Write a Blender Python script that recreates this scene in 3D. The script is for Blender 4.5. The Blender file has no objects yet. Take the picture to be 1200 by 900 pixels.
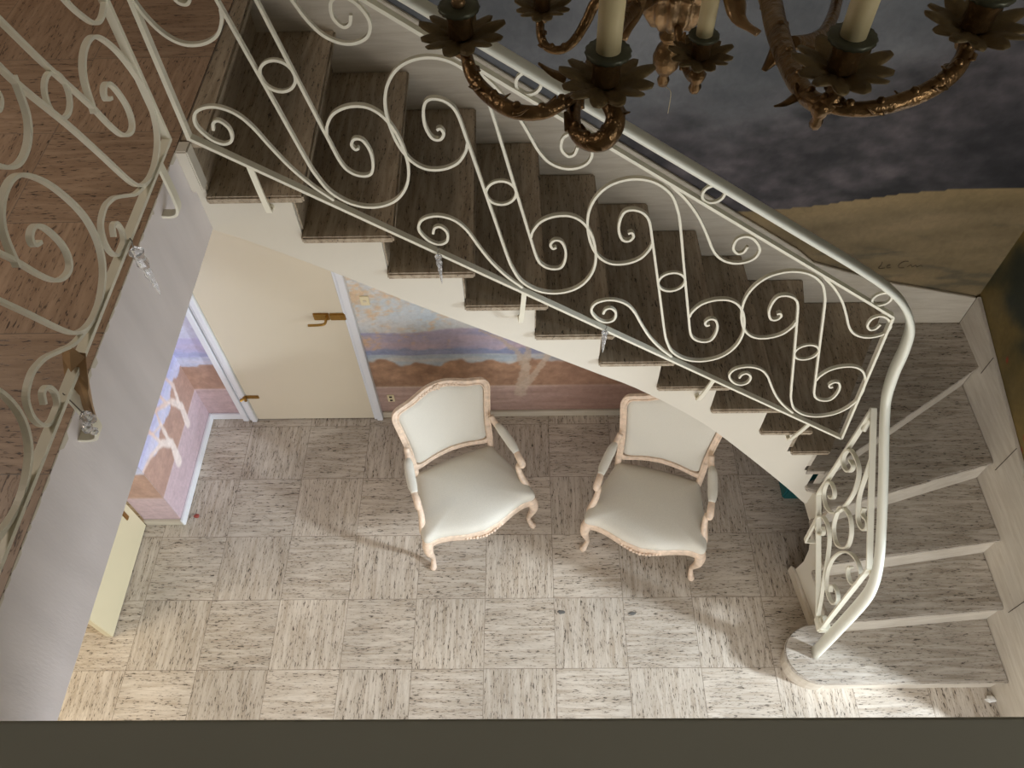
import bpy, bmesh, math, random
from mathutils import Vector, Matrix, noise
random.seed(7)
sc = bpy.context.scene
COL = sc.collection
PI = math.pi

# ------------------------------------------------------------------ helpers
def lin(c):
    return tuple(((v/255)/12.92 if v/255 <= .04045 else ((v/255+.055)/1.055)**2.4) for v in c)

def obj(name, verts, faces, mat=None, parent=None, smooth=False, recalc=True, bevel=0.0):
    me = bpy.data.meshes.new(name)
    off = parent_origin(parent)
    me.from_pydata([tuple(Vector(v)-off) for v in verts], [], faces)
    if recalc:
        bm = bmesh.new(); bm.from_mesh(me)
        bmesh.ops.recalc_face_normals(bm, faces=bm.faces)
        if bevel > 0:
            es = [e for e in bm.edges if len(e.link_faces) == 2 and e.calc_face_angle(0) > .6]
            bmesh.ops.bevel(bm, geom=es, offset=bevel, segments=2, affect='EDGES', clamp_overlap=True)
        bm.to_mesh(me); bm.free()
    if smooth:
        me.polygons.foreach_set('use_smooth', [True]*len(me.polygons))
    o = bpy.data.objects.new(name, me)
    if mat: me.materials.append(mat)
    if parent is not None: o.parent = parent
    COL.objects.link(o)
    return o

def parent_origin(p):
    v = Vector((0,0,0))
    while p is not None:
        v += Vector(p.location); p = p.parent
    return v

def tag(o, label=None, cat=None, group=None, kind=None):
    if label: o['label'] = label
    if cat: o['category'] = cat
    if group: o['group'] = group
    if kind: o['kind'] = kind
    return o

def thing(name, loc, label, cat, group=None):
    o = bpy.data.objects.new(name, None); COL.objects.link(o)
    o.location = loc; o.empty_display_size = .1
    return tag(o, label, cat, group)

class MB:
    """collects verts / faces of one mesh"""
    def __init__(s): s.v = []; s.f = []
    def add(s, v, f):
        b = len(s.v); s.v += [tuple(p) for p in v]; s.f += [tuple(i+b for i in q) for q in f]
        return s
    def box(s, a, b):
        x0,y0,z0 = a; x1,y1,z1 = b
        v = [(x0,y0,z0),(x1,y0,z0),(x1,y1,z0),(x0,y1,z0),(x0,y0,z1),(x1,y0,z1),(x1,y1,z1),(x0,y1,z1)]
        return s.add(v, [(0,3,2,1),(4,5,6,7),(0,1,5,4),(1,2,6,5),(2,3,7,6),(3,0,4,7)])
    def prism(s, pts, vec):
        n = len(pts); vec = Vector(vec)
        v = [Vector(p) for p in pts] + [Vector(p)+vec for p in pts]
        f = [tuple(range(n)), tuple(range(2*n-1, n-1, -1))]
        f += [(i, i+n, (i+1) % n + n, (i+1) % n) for i in range(n)]
        return s.add(v, f)
    def tube(s, pts, rad, n=10, sx=1.0, sy=1.0, up=None, closed=False, power=2.0):
        pts = [Vector(p) for p in pts]
        N = len(pts)
        rad = rad if isinstance(rad, (list, tuple)) else [rad]*N
        T = []
        for i in range(N):
            a = pts[(i-1) % N] if closed or i > 0 else pts[i]
            b = pts[(i+1) % N] if closed or i < N-1 else pts[i]
            T.append((b-a).normalized())
        u = Vector(up) if up else (Vector((0,0,1)) if abs(T[0].z) < .9 else Vector((0,1,0)))
        u = (u - T[0]*u.dot(T[0])).normalized()
        v = []
        for i in range(N):
            if i:
                q = T[i-1].rotation_difference(T[i]); u = q @ u
                u = (u - T[i]*u.dot(T[i])).normalized()
            w = T[i].cross(u)
            for k in range(n):
                a = 2*PI*k/n
                c, d = math.cos(a), math.sin(a)
                c = math.copysign(abs(c)**(2/power), c); d = math.copysign(abs(d)**(2/power), d)
                v.append(pts[i] + (w*c*sx + u*d*sy)*rad[i])
        f = []
        M = N if closed else N-1
        for i in range(M):
            j = (i+1) % N
            for k in range(n):
                l = (k+1) % n
                f.append((i*n+k, i*n+l, j*n+l, j*n+k))
        if not closed:
            f.append(tuple(range(n-1, -1, -1))); f.append(tuple((N-1)*n+k for k in range(n)))
        return s.add(v, f)
    def lathe(s, prof, c, n=24, flute=0.0, nf=0):
        c = Vector(c); v = []; N = len(prof)
        for (r, z) in prof:
            for k in range(n):
                a = 2*PI*k/n
                rr = r*(1 + (flute*math.cos(nf*a) if nf else 0))
                v.append(c + Vector((rr*math.cos(a), rr*math.sin(a), z)))
        f = []
        for i in range(N-1):
            for k in range(n):
                l = (k+1) % n
                f.append((i*n+k, i*n+l, (i+1)*n+l, (i+1)*n+k))
        f.append(tuple(range(n-1, -1, -1))); f.append(tuple((N-1)*n+k for k in range(n)))
        return s.add(v, f)
    def ribbon(s, P, t, d, nrm, closed=False):
        """flat bar: polyline P (3D, planar), thickness t in plane, depth d along nrm"""
        P = [Vector(p) for p in P]; nrm = Vector(nrm).normalized(); N = len(P); v = []
        for i in range(N):
            a = P[(i-1) % N] if closed or i > 0 else P[i]
            b = P[(i+1) % N] if closed or i < N-1 else P[i]
            T = (b-a).normalized(); q = nrm.cross(T).normalized()
            v += [P[i]+q*t/2-nrm*d/2, P[i]+q*t/2+nrm*d/2, P[i]-q*t/2+nrm*d/2, P[i]-q*t/2-nrm*d/2]
        f = []
        for i in range(N if closed else N-1):
            j = (i+1) % N
            for k in range(4):
                l = (k+1) % 4
                f.append((i*4+k, i*4+l, j*4+l, j*4+k))
        if not closed: f += [(3,2,1,0), tuple((N-1)*4+k for k in range(4))]
        return s.add(v, f)
    def build(s, name, mat, parent=None, smooth=False, bevel=0.0, label=None):
        o = obj(name, s.v, s.f, mat, parent, smooth, bevel=bevel)
        if label: o['label'] = label
        return o

def crom(P, n=8, closed=False):
    """Catmull-Rom (centripetal-ish, uniform) through points of any dimension"""
    P = [Vector(p) for p in P]; out = []; N = len(P)
    for i in range(N if closed else N-1):
        if closed: a,b,c,d = P[(i-1)%N],P[i],P[(i+1)%N],P[(i+2)%N]
        else:
            b, c = P[i], P[i+1]
            a = P[i-1] if i else b*2-c
            d = P[i+2] if i+2 < N else c*2-b
        for k in range(n):
            t = k/n
            out.append(.5*((2*b)+(c-a)*t+(2*a-5*b+4*c-d)*t*t+(3*b-a-3*c+d)*t**3))
    if not closed: out.append(P[-1])
    return out

def smooth_pts(P, it=2):
    P = [Vector(p) for p in P]
    for _ in range(it):
        P = [P[0]]+[P[i]*.5+(P[i-1]+P[i+1])*.25 for i in range(1, len(P)-1)]+[P[-1]]
    return P

# ------------------------------------------------------------------ materials
def new_mat(name):
    m = bpy.data.materials.new(name); m.use_nodes = True
    nt = m.node_tree; b = nt.nodes['Principled BSDF']
    return m, nt, b

def nd(nt, t, **kw):
    n = nt.nodes.new(t)
    for k, v in kw.items():
        if k.startswith('i_'):
            key = k[2:]
            key = int(key) if key.isdigit() else key
            n.inputs[key].default_value = v
        else: setattr(n, k, v)
    return n

def mixc(nt, a, b, f, mode='MIX'):
    n = nt.nodes.new('ShaderNodeMix'); n.data_type = 'RGBA'; n.blend_type = mode
    for sock, v in ((n.inputs[0], f), (n.inputs[6], a), (n.inputs[7], b)):
        if hasattr(v, 'is_linked'): nt.links.new(v, sock)
        elif isinstance(v, (int, float)): sock.default_value = v
        else: sock.default_value = tuple(v)+(1,) if len(v) == 3 else v
    return n.outputs[2]

def mth(nt, op, a, b=None, c=None):
    n = nt.nodes.new('ShaderNodeMath'); n.operation = op
    for i, v in enumerate((a, b, c)):
        if v is None: continue
        if hasattr(v, 'is_linked'): nt.links.new(v, n.inputs[i])
        else: n.inputs[i].default_value = v
    return n.outputs[0]

def plain(name, col, rough=.5, var=.06, scale=8, metallic=0.0, bump=0.0, bscale=60, spec=.5, stretch=(1,1,1)):
    m, nt, b = new_mat(name)
    tc = nd(nt, 'ShaderNodeTexCoord'); mp = nd(nt, 'ShaderNodeMapping'); mp.inputs['Scale'].default_value = stretch
    nt.links.new(tc.outputs['Object'], mp.inputs[0])
    n = nd(nt, 'ShaderNodeTexNoise', i_Scale=scale, i_Detail=5.0)
    nt.links.new(mp.outputs[0], n.inputs['Vector'])
    L = lin(col) if max(col) > 1.0 else col
    lo = tuple(max(0, v*(1-2*var)) for v in L); hi = tuple(min(1, v*(1+2*var)) for v in L)
    nt.links.new(mixc(nt, lo, hi, n.outputs['Fac']), b.inputs['Base Color'])
    b.inputs['Roughness'].default_value = rough; b.inputs['Metallic'].default_value = metallic
    b.inputs['Specular IOR Level'].default_value = spec
    if bump:
        n2 = nd(nt, 'ShaderNodeTexNoise', i_Scale=bscale, i_Detail=4.0)
        nt.links.new(mp.outputs[0], n2.inputs['Vector'])
        bp = nd(nt, 'ShaderNodeBump', i_Strength=bump, i_Distance=.01)
        nt.links.new(n2.outputs['Fac'], bp.inputs['Height']); nt.links.new(bp.outputs[0], b.inputs['Normal'])
    return m

def travertine(name, base=(186,178,165), vein=(150,138,122), pit=(70,62,54), tiles=None, axis=0, rough=.42, pits=.60):
    """veined pitted stone; tiles = tile size of a basket-weave floor laid in object X/Y; axis = vein direction otherwise"""
    m, nt, b = new_mat(name); L = nt.links.new
    tc = nd(nt, 'ShaderNodeTexCoord'); sp = nd(nt, 'ShaderNodeSeparateXYZ'); L(tc.outputs['Object'], sp.inputs[0])
    x, y, z = sp.outputs
    if tiles:
        fx = mth(nt, 'FLOOR', mth(nt, 'DIVIDE', x, tiles)); fy = mth(nt, 'FLOOR', mth(nt, 'DIVIDE', y, tiles))
        par = mth(nt, 'FLOORED_MODULO', mth(nt, 'ADD', fx, fy), 2.0)      # 0 / 1
        inv = mth(nt, 'SUBTRACT', 1.0, par)
        # tile (0,-1) has parity 1 ; rows j = -fy-1
        u = mth(nt, 'ADD', mth(nt, 'MULTIPLY', x, par), mth(nt, 'MULTIPLY', y, inv))
        v = mth(nt, 'ADD', mth(nt, 'MULTIPLY', y, par), mth(nt, 'MULTIPLY', x, inv))
        w = mth(nt, 'ADD', mth(nt, 'MULTIPLY', fx, 3.37), mth(nt, 'MULTIPLY', fy, 7.91))
    else:
        o = [x, y, z]
        u = o[axis]; v = o[(axis+1) % 3]; w = o[(axis+2) % 3]
        if axis == 1: v, w = x, z
        if axis == 0: v, w = y, z
    def comb(su, sv, sw):
        c = nd(nt, 'ShaderNodeCombineXYZ')
        L(mth(nt, 'MULTIPLY', u, su), c.inputs[0]); L(mth(nt, 'MULTIPLY', v, sv), c.inputs[1]); L(mth(nt, 'MULTIPLY', w, sw), c.inputs[2])
        return c.outputs[0]
    tw = 1.0 if tiles else None
    n1 = nd(nt, 'ShaderNodeTexNoise', i_Scale=1.0, i_Detail=6.0, i_Roughness=.65, i_Distortion=.6)
    L(comb(4.5, 42, tw or 42), n1.inputs['Vector'])
    n2 = nd(nt, 'ShaderNodeTexNoise', i_Scale=1.0, i_Detail=4.0, i_Roughness=.6, i_Distortion=.4)
    L(comb(34, 150, tw or 150), n2.inputs['Vector'])
    n3 = nd(nt, 'ShaderNodeTexNoise', i_Scale=2.2, i_Detail=3.0); L(tc.outputs['Object'], n3.inputs['Vector'])
    r1 = nd(nt, 'ShaderNodeMapRange', i_1=.36, i_2=.66); L(n1.outputs['Fac'], r1.inputs[0])
    c = mixc(nt, lin(vein), lin(base), r1.outputs[0])
    gate = nd(nt, 'ShaderNodeMapRange', i_1=.44, i_2=.60); L(n1.outputs['Fac'], gate.inputs[0])
    gi = mth(nt, 'SUBTRACT', 1.15, gate.outputs[0])
    r2 = nd(nt, 'ShaderNodeMapRange', i_1=pits, i_2=pits+.06); L(n2.outputs['Fac'], r2.inputs[0])
    pitf = mth(nt, 'MULTIPLY', r2.outputs[0], mth(nt, 'MINIMUM', gi, 1.0))
    c = mixc(nt, c, lin(pit), mth(nt, 'MULTIPLY', pitf, .95))
    t3 = nd(nt, 'ShaderNodeMapRange', i_1=.3, i_2=.7, i_3=.86, i_4=1.08); L(n3.outputs['Fac'], t3.inputs[0])
    g = nd(nt, 'ShaderNodeCombineColor'); [L(t3.outputs[0], g.inputs[i]) for i in range(3)]
    c = mixc(nt, c, g.outputs[0], 1.0, 'MULTIPLY')
    if tiles:
        wn = nd(nt, 'ShaderNodeTexWhiteNoise', noise_dimensions='1D'); L(w, wn.inputs['W'])
        tv = nd(nt, 'ShaderNodeMapRange', i_3=.92, i_4=1.05); L(wn.outputs['Value'], tv.inputs[0])
        g2 = nd(nt, 'ShaderNodeCombineColor'); [L(tv.outputs[0], g2.inputs[i]) for i in range(3)]
        c = mixc(nt, c, g2.outputs[0], 1.0, 'MULTIPLY')
        def edge(s):
            fr = mth(nt, 'FRACT', mth(nt, 'DIVIDE', s, tiles))
            return mth(nt, 'GREATER_THAN', mth(nt, 'ABSOLUTE', mth(nt, 'SUBTRACT', fr, .5)), .496)
        e = mth(nt, 'MAXIMUM', edge(x), edge(y))
        c = mixc(nt, c, lin((112,100,88)), mth(nt, 'MULTIPLY', e, .75))
    L(c, b.inputs['Base Color'])
    b.inputs['Roughness'].default_value = rough
    bp = nd(nt, 'ShaderNodeBump', i_Strength=.25, i_Distance=.004); bp.invert = True
    L(pitf, bp.inputs['Height']); L(bp.outputs[0], b.inputs['Normal'])
    return m

def painted(name, rough=.55):
    m, nt, b = new_mat(name); L = nt.links.new
    a = nd(nt, 'ShaderNodeVertexColor', layer_name='paint')
    tc = nd(nt, 'ShaderNodeTexCoord'); n = nd(nt, 'ShaderNodeTexNoise', i_Scale=30.0, i_Detail=6.0, i_Distortion=.8)
    L(tc.outputs['Object'], n.inputs['Vector'])
    r = nd(nt, 'ShaderNodeMapRange', i_1=.3, i_2=.7, i_3=.9, i_4=1.1); L(n.outputs['Fac'], r.inputs[0])
    g = nd(nt, 'ShaderNodeCombineColor'); [L(r.outputs[0], g.inputs[i]) for i in range(3)]
    L(mixc(nt, a.outputs['Color'], g.outputs[0], 1.0, 'MULTIPLY'), b.inputs['Base Color'])
    b.inputs['Roughness'].default_value = rough; b.inputs['Specular IOR Level'].default_value = .3
    return m

def glassy(name, col=(.95,.97,1.0), rough=.03):
    m, nt, b = new_mat(name)
    tc = nd(nt, 'ShaderNodeTexCoord'); n = nd(nt, 'ShaderNodeTexNoise', i_Scale=120.0)
    nt.links.new(tc.outputs['Object'], n.inputs['Vector'])
    bp = nd(nt, 'ShaderNodeBump', i_Strength=.35, i_Distance=.003)
    nt.links.new(n.outputs['Fac'], bp.inputs['Height']); nt.links.new(bp.outputs[0], b.inputs['Normal'])
    b.inputs['Base Color'].default_value = col+(1,); b.inputs['Roughness'].default_value = rough
    b.inputs['Transmission Weight'].default_value = .85; b.inputs['IOR'].default_value = 1.45
    return m

M = {}
M['floor'] = travertine('travertine_floor', tiles=.4, base=(206,197,183), vein=(172,159,142), pit=(66,56,46), pits=.56)
M['gallery'] = travertine('travertine_gallery_shaded', tiles=.4, base=(176,150,126), vein=(146,120,97), pit=(58,42,32), pits=.57)  # same stone as the ground floor; upstairs dimness put into its browner colour
M['tread_y'] = travertine('travertine_tread_across_shaded', axis=1, base=(178,164,143), vein=(142,126,104), pit=(54,43,33), pits=.575)  # same stone as the lower treads, upper flight's shade put into its colour
M['tread_x'] = travertine('travertine_tread_along', axis=0, base=(192,184,172), vein=(152,141,126), pit=(58,50,42), pits=.57)
M['riser'] = travertine('polished_travertine_riser', axis=0, base=(206,198,184), vein=(190,180,164), pit=(130,116,98), pits=.68)
M['skirt'] = travertine('travertine_skirting', axis=0, base=(200,192,176), vein=(184,174,156), pit=(120,106,88), pits=.68)
M['skirt_y'] = travertine('travertine_skirting_side', axis=1, base=(200,192,178), vein=(184,174,158), pit=(130,116,98), pits=.68)
M['white_wall'] = plain('white_plaster', (206,200,186), .7, .02, 4, bump=.06)
M['gallery_face'] = plain('streaky_grey_paint', (224,219,220), .5, .12, 2.4, stretch=(1,3.2,.7), bump=.05)
M['rail'] = plain('cream_enamel', (226,222,204), .32, .03, 20)
M['handrail'] = plain('cream_gloss_enamel', (226,227,214), .32, .02, 20)
M['door'] = plain('cream_gloss_door_paint', (214,204,182), .35, .015, 2, spec=.4)
M['trim'] = plain('white_trim_paint', (226,228,232), .35, .02, 6)
M['leaf'] = plain('pale_cream_door_paint', (206,196,164), .4, .02, 3)
M['brass'] = plain('brass', (176,140,78), .28, .12, 60, metallic=1.0)
M['fabric'] = plain('cream_weave_fabric', (206,202,190), .9, .06, 220, bump=.25, bscale=400, spec=.2, stretch=(1,1,3))
M['wood'] = plain('limed_carved_wood', (214,192,170), .42, .2, 38, bump=.2)
M['bronze'] = plain('dark_bronze', (118,92,60), .30, .38, 45, metallic=.75, bump=.35, bscale=90)
M['bronze_leaf'] = plain('tarnished_leaf_bronze', (104,88,58), .55, .22, 50, metallic=.45, bump=.3, bscale=80)
M['gilt'] = plain('worn_gilt', (150,122,88), .28, .3, 40, metallic=.6, bump=.3)
M['candle'] = plain('ivory_candle_sleeve', (214,200,158), .5, .05, 15)
M['pan'] = plain('verdigris_pan', (72,74,58), .4, .15, 60, metallic=.4)
M['parapet'] = plain('grey_parapet_paint', (172,174,164), .6, .04, 5)
M['glass'] = glassy('clear_glass')
M['switch'] = plain('ivory_plastic', (228,216,180), .4, .01, 10)
M['tape'] = plain('brown_parcel_tape', (178,146,110), .3, .1, 40)
M['teal'] = plain('teal_plastic', (20,92,92), .5, .05, 20)
M['red'] = plain('red_scrap', (140,62,50), .6, .15, 80)
M['chip'] = plain('grey_chip', (96,94,90), .7, .1, 80)
M['paper'] = plain('crumpled_white_paper', (214,212,206), .8, .04, 80)
M['ink'] = plain('dark_brush_paint', (82,68,46), .7, .1, 60)
M['dark_seam'] = plain('dark_seam', (58,50,42), .8, .05, 30)
M['ceiling'] = plain('ceiling_plaster', (206,200,188), .8, .02, 3)
M['mural'] = painted('mural_paint')
M['wire'] = plain('steel_wire', (120,116,108), .4, .05, 30, metallic=.8)

# ------------------------------------------------------------------ mural painting (colour laid on a grid, one vertex per 16 mm)
def ns(x, y, s, o=0.0): return noise.noise(Vector((x*s+o, y*s-o, o*1.7)))
def fb(x, y, s, o=0.0, n=4):
    t = 0; a = .5; 
    for _ in range(n): t += a*noise.noise(Vector((x*s+o, y*s-o, o*1.7))); a *= .5; s *= 2.03
    return t
def mix(a, b, t):
    t = max(0, min(1, t)); return tuple(p+(q-p)*t for p, q in zip(a, b))
def sst(a, b, x):
    t = max(0, min(1, (x-a)/(b-a))); return t*t*(3-2*t)
def seg_d(px, py, pts):
    """distance to polyline with radii -> signed-ish (d - r)"""
    best = 9
    for (x0,y0,r0),(x1,y1,r1) in zip(pts, pts[1:]):
        dx, dy = x1-x0, y1-y0; t = max(0, min(1, ((px-x0)*dx+(py-y0)*dy)/(dx*dx+dy*dy)))
        d = math.hypot(px-x0-t*dx, py-y0-t*dy)-(r0+(r1-r0)*t)
        best = min(best, d)
    return best

def landscape(s, z, lilac=0.0):
    """autumn lake landscape: s along the wall, z height"""
    br_ = .012*ns(s*.5, z*3, 40, 7)                      # ragged brush edges
    c = mix((190,206,218), (220,212,204), .5+fb(s, z*1.5, 3.0, 3.1))
    hill_top = .93+.045*ns(s, 0, 2.2, 8)-.05*abs(s-1.75)+br_*.5
    hill = mix((158,160,192), (196,180,192), .5+1.3*fb(s*.6, z*3, 5, 1.4)+.5*(hill_top-z)/.2)
    c = mix(c, hill, sst(.008, -.008, z-hill_top))
    strip = mix((130,146,184), (160,168,198), .5+1.2*fb(s, z*3, 9, 2.2))
    hi = .722+.022*ns(s,0,12,5)+.012*ns(s,0,31,6)
    c = mix(c, strip, .85*sst(.01, -.006, z-hi))
    lo = .672+.012*ns(s,0,5,2)
    water = mix((168,188,206), (214,210,204), .5+1.2*fb(s*.5, z*4, 6, 2.5))
    c = mix(c, water, sst(.008, -.008, z-lo))
    bush = .605+.055*ns(s,0,3.4,9.3)+.035*ns(s,0,9,4.1)+.016*ns(s,z,26,1)
    bc = mix((150,118,96), (198,160,130), .52+1.1*fb(s, z*1.5, 8, 5.2)+.6*fb(s, z, 30, 3.2)-(bush-z)*.7)
    c = mix(c, bc, sst(.014, -.012, z-bush))
    fc = mix((158,132,122), (194,168,158), .5+1.1*fb(s*.35, z*5, 7, 6.6)+(z-.2)*1.6)
    c = mix(c, fc, sst(.338, .328, z))
    c = mix(c, (220,204,190), .5*sst(.012, .004, abs(z-.335)))
    if lilac:
        c = mix(c, (204,200,236) if z > bush else ((206,188,204) if z < .335 else (184,154,148)), lilac)
    return c

TREE = [[(2.215,.26,.045),(2.235,.40,.035),(2.25,.55,.032),(2.20,.70,.02),(2.08,.84,.012),(1.98,.90,.006)],
        [(2.235,.33,.03),(2.30,.45,.022),(2.36,.58,.02),(2.42,.75,.015),(2.46,.95,.01)],
        [(2.25,.52,.025),(2.27,.75,.018),(2.24,.95,.01)]]
def paint_back(x, z):
    sl = 3.977-.70*x            # line of the stair on the wall
    if x < 1.27 and z < 2.6: return landscape(x+.35, z, .45)
    if z < sl-.35 and x < 3.6:
        c = landscape(x, z)
        if z > .72:                                     # ochre foliage, upper left
            d = (x-1.32)/.62+(1.30-z)/.75*.9
            f = fb(x, z, 7, 4.4)+fb(x, z, 24, 9.4)*.9+.35*ns(x*.5, z*1.6, 60, 3)
            c = mix(c, (222,184,140), .72*sst(-.32, .30, f+.08-d*.42))
        # browner towards the right, drawn trees
        c = mix(c, (140,104,88), sst(2.05, 2.7, x)*.45)
        for t in TREE:
            if seg_d(x, z, t) < .012*ns(x, z, 14, 2): c = mix(c, (196,178,160), .7)
        return c
    if x < 1.27 and z < 2.6:
        return landscape(x, z, .35)
    # storm sky, dark wood and ochre hill beside the stair
    hill = 1.78+.13*sst(3.2, 4.4, x)+.012*ns(x, 0, 5, 3)
    if z < hill:
        c = mix((136,118,88), (106,92,66), .5+1.2*fb(x*.7, z*3.2, 3.2, 7.2))
        c = mix(c, (84,78,62), sst(.05, .4, fb(x*.8, z*3.5, 4.5, 1.9)-.9*(z-1.45))*.8)
        c = mix(c, (172,146,98), .35*sst(hill-.16, hill, z))
        return c
    h = z-hill
    t = fb(x*.9+z*.9, z*2.2-x*.4, 3.0, 2.7, 6)
    t2 = fb(x*1.1+z*.5, z*1.5, 9.0, 4.7, 4)
    wood = mix((44,43,45), (106,98,100), .42+1.0*t+.8*t2)
    sky = mix((80,82,85), (116,117,119), .5+1.2*fb(x+z*.4, z*1.6, 2.2, 6.1))
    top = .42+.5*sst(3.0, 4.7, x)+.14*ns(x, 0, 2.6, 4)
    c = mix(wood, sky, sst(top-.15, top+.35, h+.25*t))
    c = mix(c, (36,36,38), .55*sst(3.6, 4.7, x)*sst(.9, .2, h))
    return c

def paint_right(y, z):
    c = mix((124,104,60), (92,80,48), .5+1.3*fb(y*1.2, z, 3.2, 5.5))
    c = mix(c, (50,54,44), sst(.0, .25, fb(y, z*.7, 2.6, 8.1)+.15*(z-1.35)))
    c = mix(c, (150,140,116), sst(-.75, -1.2, y)*.7*sst(1.6, 1.0, z))
    if ns(y, z, 34, 2.2) > .60 and z < 1.6 and y < -.3: c = (152,50,40)
    return c

def paint_nook(y, z):
    c = landscape(1.9+y*.8, z, .66)
    TT = [[(-.16,.30,.030),(-.12,.44,.024),(-.18,.58,.018),(-.30,.68,.012),(-.44,.82,.006)],
          [(-.13,.46,.016),(-.08,.60,.012),(-.12,.78,.006)], [(-.22,.62,.011),(-.24,.78,.008),(-.20,.92,.004)],
          [(-.42,.28,.038),(-.38,.42,.028),(-.44,.53,.019),(-.58,.61,.011),(-.70,.64,.006)],
          [(-.39,.45,.018),(-.36,.62,.012),(-.30,.82,.006)], [(-.45,.54,.012),(-.47,.70,.009),(-.42,.84,.004)], [(-.36,.60,.009),(-.46,.66,.007),(-.52,.78,.004)]]
    for t in TT:
        c = mix(c, mix((238,226,220), (212,172,154), sst(.5,.8,z)), .9*sst(.008, -.006, seg_d(y, z, t)-.006*ns(y, z, 20, 2)))
    return c

def grid_wall(name, fn, u0, u1, v0, v1, place, thick, step=.016, mat=None):
    """painted wall of real thickness: place(u, v, t) with t = 0 on the painted face"""
    nu = max(2, int((u1-u0)/step)+1); nv = max(2, int((v1-v0)/step)+1)
    V = []; F = []; colr = []
    for j in range(nv):
        for i in range(nu):
            u = u0+(u1-u0)*i/(nu-1); v = v0+(v1-v0)*j/(nv-1)
            V.append(place(u, v, 0)); colr.append(lin(fn(u, v)))
    for j in range(nv-1):
        for i in range(nu-1):
            a = j*nu+i; F.append((a, a+1, a+nu+1, a+nu))
    b = len(V)
    for (u, v) in ((u0,v0),(u1,v0),(u1,v1),(u0,v1)): V.append(place(u, v, thick)); colr.append((.5,.48,.45))
    F.append((b+3,b+2,b+1,b))
    bot = list(range(nu)); top = [(nv-1)*nu+i for i in range(nu)]
    lef = [j*nu for j in range(nv)]; rig = [j*nu+nu-1 for j in range(nv)]
    F.append(tuple(reversed(bot))+(b, b+1)); F.append(tuple(top)+(b+2, b+3))
    F.append(tuple(lef)+(b+3, b)); F.append(tuple(reversed(rig))+(b+1, b+2))
    me = bpy.data.meshes.new(name); me.from_pydata(V, [], F)
    bm = bmesh.new(); bm.from_mesh(me); bmesh.ops.recalc_face_normals(bm, faces=bm.faces); bm.to_mesh(me); bm.free()
    at = me.color_attributes.new('paint', 'FLOAT_COLOR', 'POINT')
    buf = []
    for c in colr: buf += [c[0], c[1], c[2], 1.0]
    at.data.foreach_set('color', buf)
    me.materials.append(mat or M['mural'])
    o = bpy.data.objects.new(name, me); COL.objects.link(o)
    o['kind'] = 'structure'
    return o

def struct(name, mb, mat, bevel=0.0, label=None):
    o = mb.build(name, mat, None, bevel=bevel); o['kind'] = 'structure'
    return o

YW = .08      # painted face of the back wall
XR = 4.76     # painted face of the right wall
ZU = 2.955    # upper floor
# ------------------------------------------------------------------ room shell
struct('floor', MB().box((-2.6,-5.2,-.1),(8.2,.28,0)), M['floor'])
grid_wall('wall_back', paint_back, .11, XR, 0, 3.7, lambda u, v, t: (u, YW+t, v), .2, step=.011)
struct('wall_back_upper', MB().box((.11,YW,3.7),(XR,YW+.2,5.6)), M['white_wall'])
struct('wall_back_gallery', MB().box((-2.6,YW,2.62),(.11,YW+.2,5.6)), M['white_wall'])
grid_wall('wall_right', paint_right, -2.0, YW, 0, 3.2, lambda u, v, t: (XR+t, u, v), .2, step=.02)
struct('wall_right_over_opening', MB().box((XR,-5.2,2.56),(XR+.2,-2.002,5.6)), M['white_wall'])
struct('wall_right_upper', MB().box((XR,-2.0,3.2),(XR+.2,YW,5.6)), M['white_wall'])
struct('wall_right_end', MB().box((XR,-5.2,0),(XR+.2,-3.5,2.56)), M['white_wall'])
grid_wall('wall_nook', paint_nook, -.70, YW, 0, 2.62, lambda u, v, t: (.11-t, u, v), .23, step=.01)
grid_wall('wall_nook_return', lambda u, v: landscape(1.75+u, v, .5), -.12, .1085, 0, 2.62, lambda u, v, t: (u, -.703+t, v), .002)
struct('wall_left', MB().box((-2.6,-5.2,0),(-2.4,.28,5.6)), M['white_wall'])
struct('wall_left_room', MB().box((-2.4,-.55,0),(-.12,-.5,2.62)), M['white_wall'])
struct('wall_front', MB().box((-2.4,-5.4,0),(XR+.2,-5.2,5.6)), M['white_wall'])
struct('ceiling', MB().box((-2.6,-5.4,5.6),(XR+.2,.28,5.75)), M['ceiling'])
# upper floor: gallery on the left, landing under the viewer
MBs = MB(); MBs.box((-2.4,-2.72,2.62),(1.2,YW,ZU-.004))
struct('floor_gallery_slab', MBs, M['gallery_face'])
struct('floor_gallery', MB().box((-2.4,-2.72,ZU-.004),(1.199,YW,ZU)), M['gallery'])
ch = MB(); yy = -2.71
while yy < -.91:
    L_ = random.uniform(.015,.07); h_ = random.uniform(.003,.008) if random.random() < .8 else random.uniform(.010,.018)
    ch.prism([(1.1995,yy,ZU-.0005),(1.1995,min(yy+L_,-.905),ZU-.0005),(1.1995,min(yy+L_*.8,-.905),ZU-h_),(1.1995,yy+L_*.25,ZU-h_*.8)], (.0022,0,0)); yy += L_*random.uniform(.85,1.3)
struct('trim_gallery_edge', ch, M['white_wall'])
struct('floor_landing', MB().box((-2.4,-5.2,2.62),(XR,-2.722,ZU)), M['gallery_face'])
struct('trim_1', MB().box((-.5,-2.80,ZU),(XR,-2.728,3.95)), M['parapet'], bevel=.002)

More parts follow.
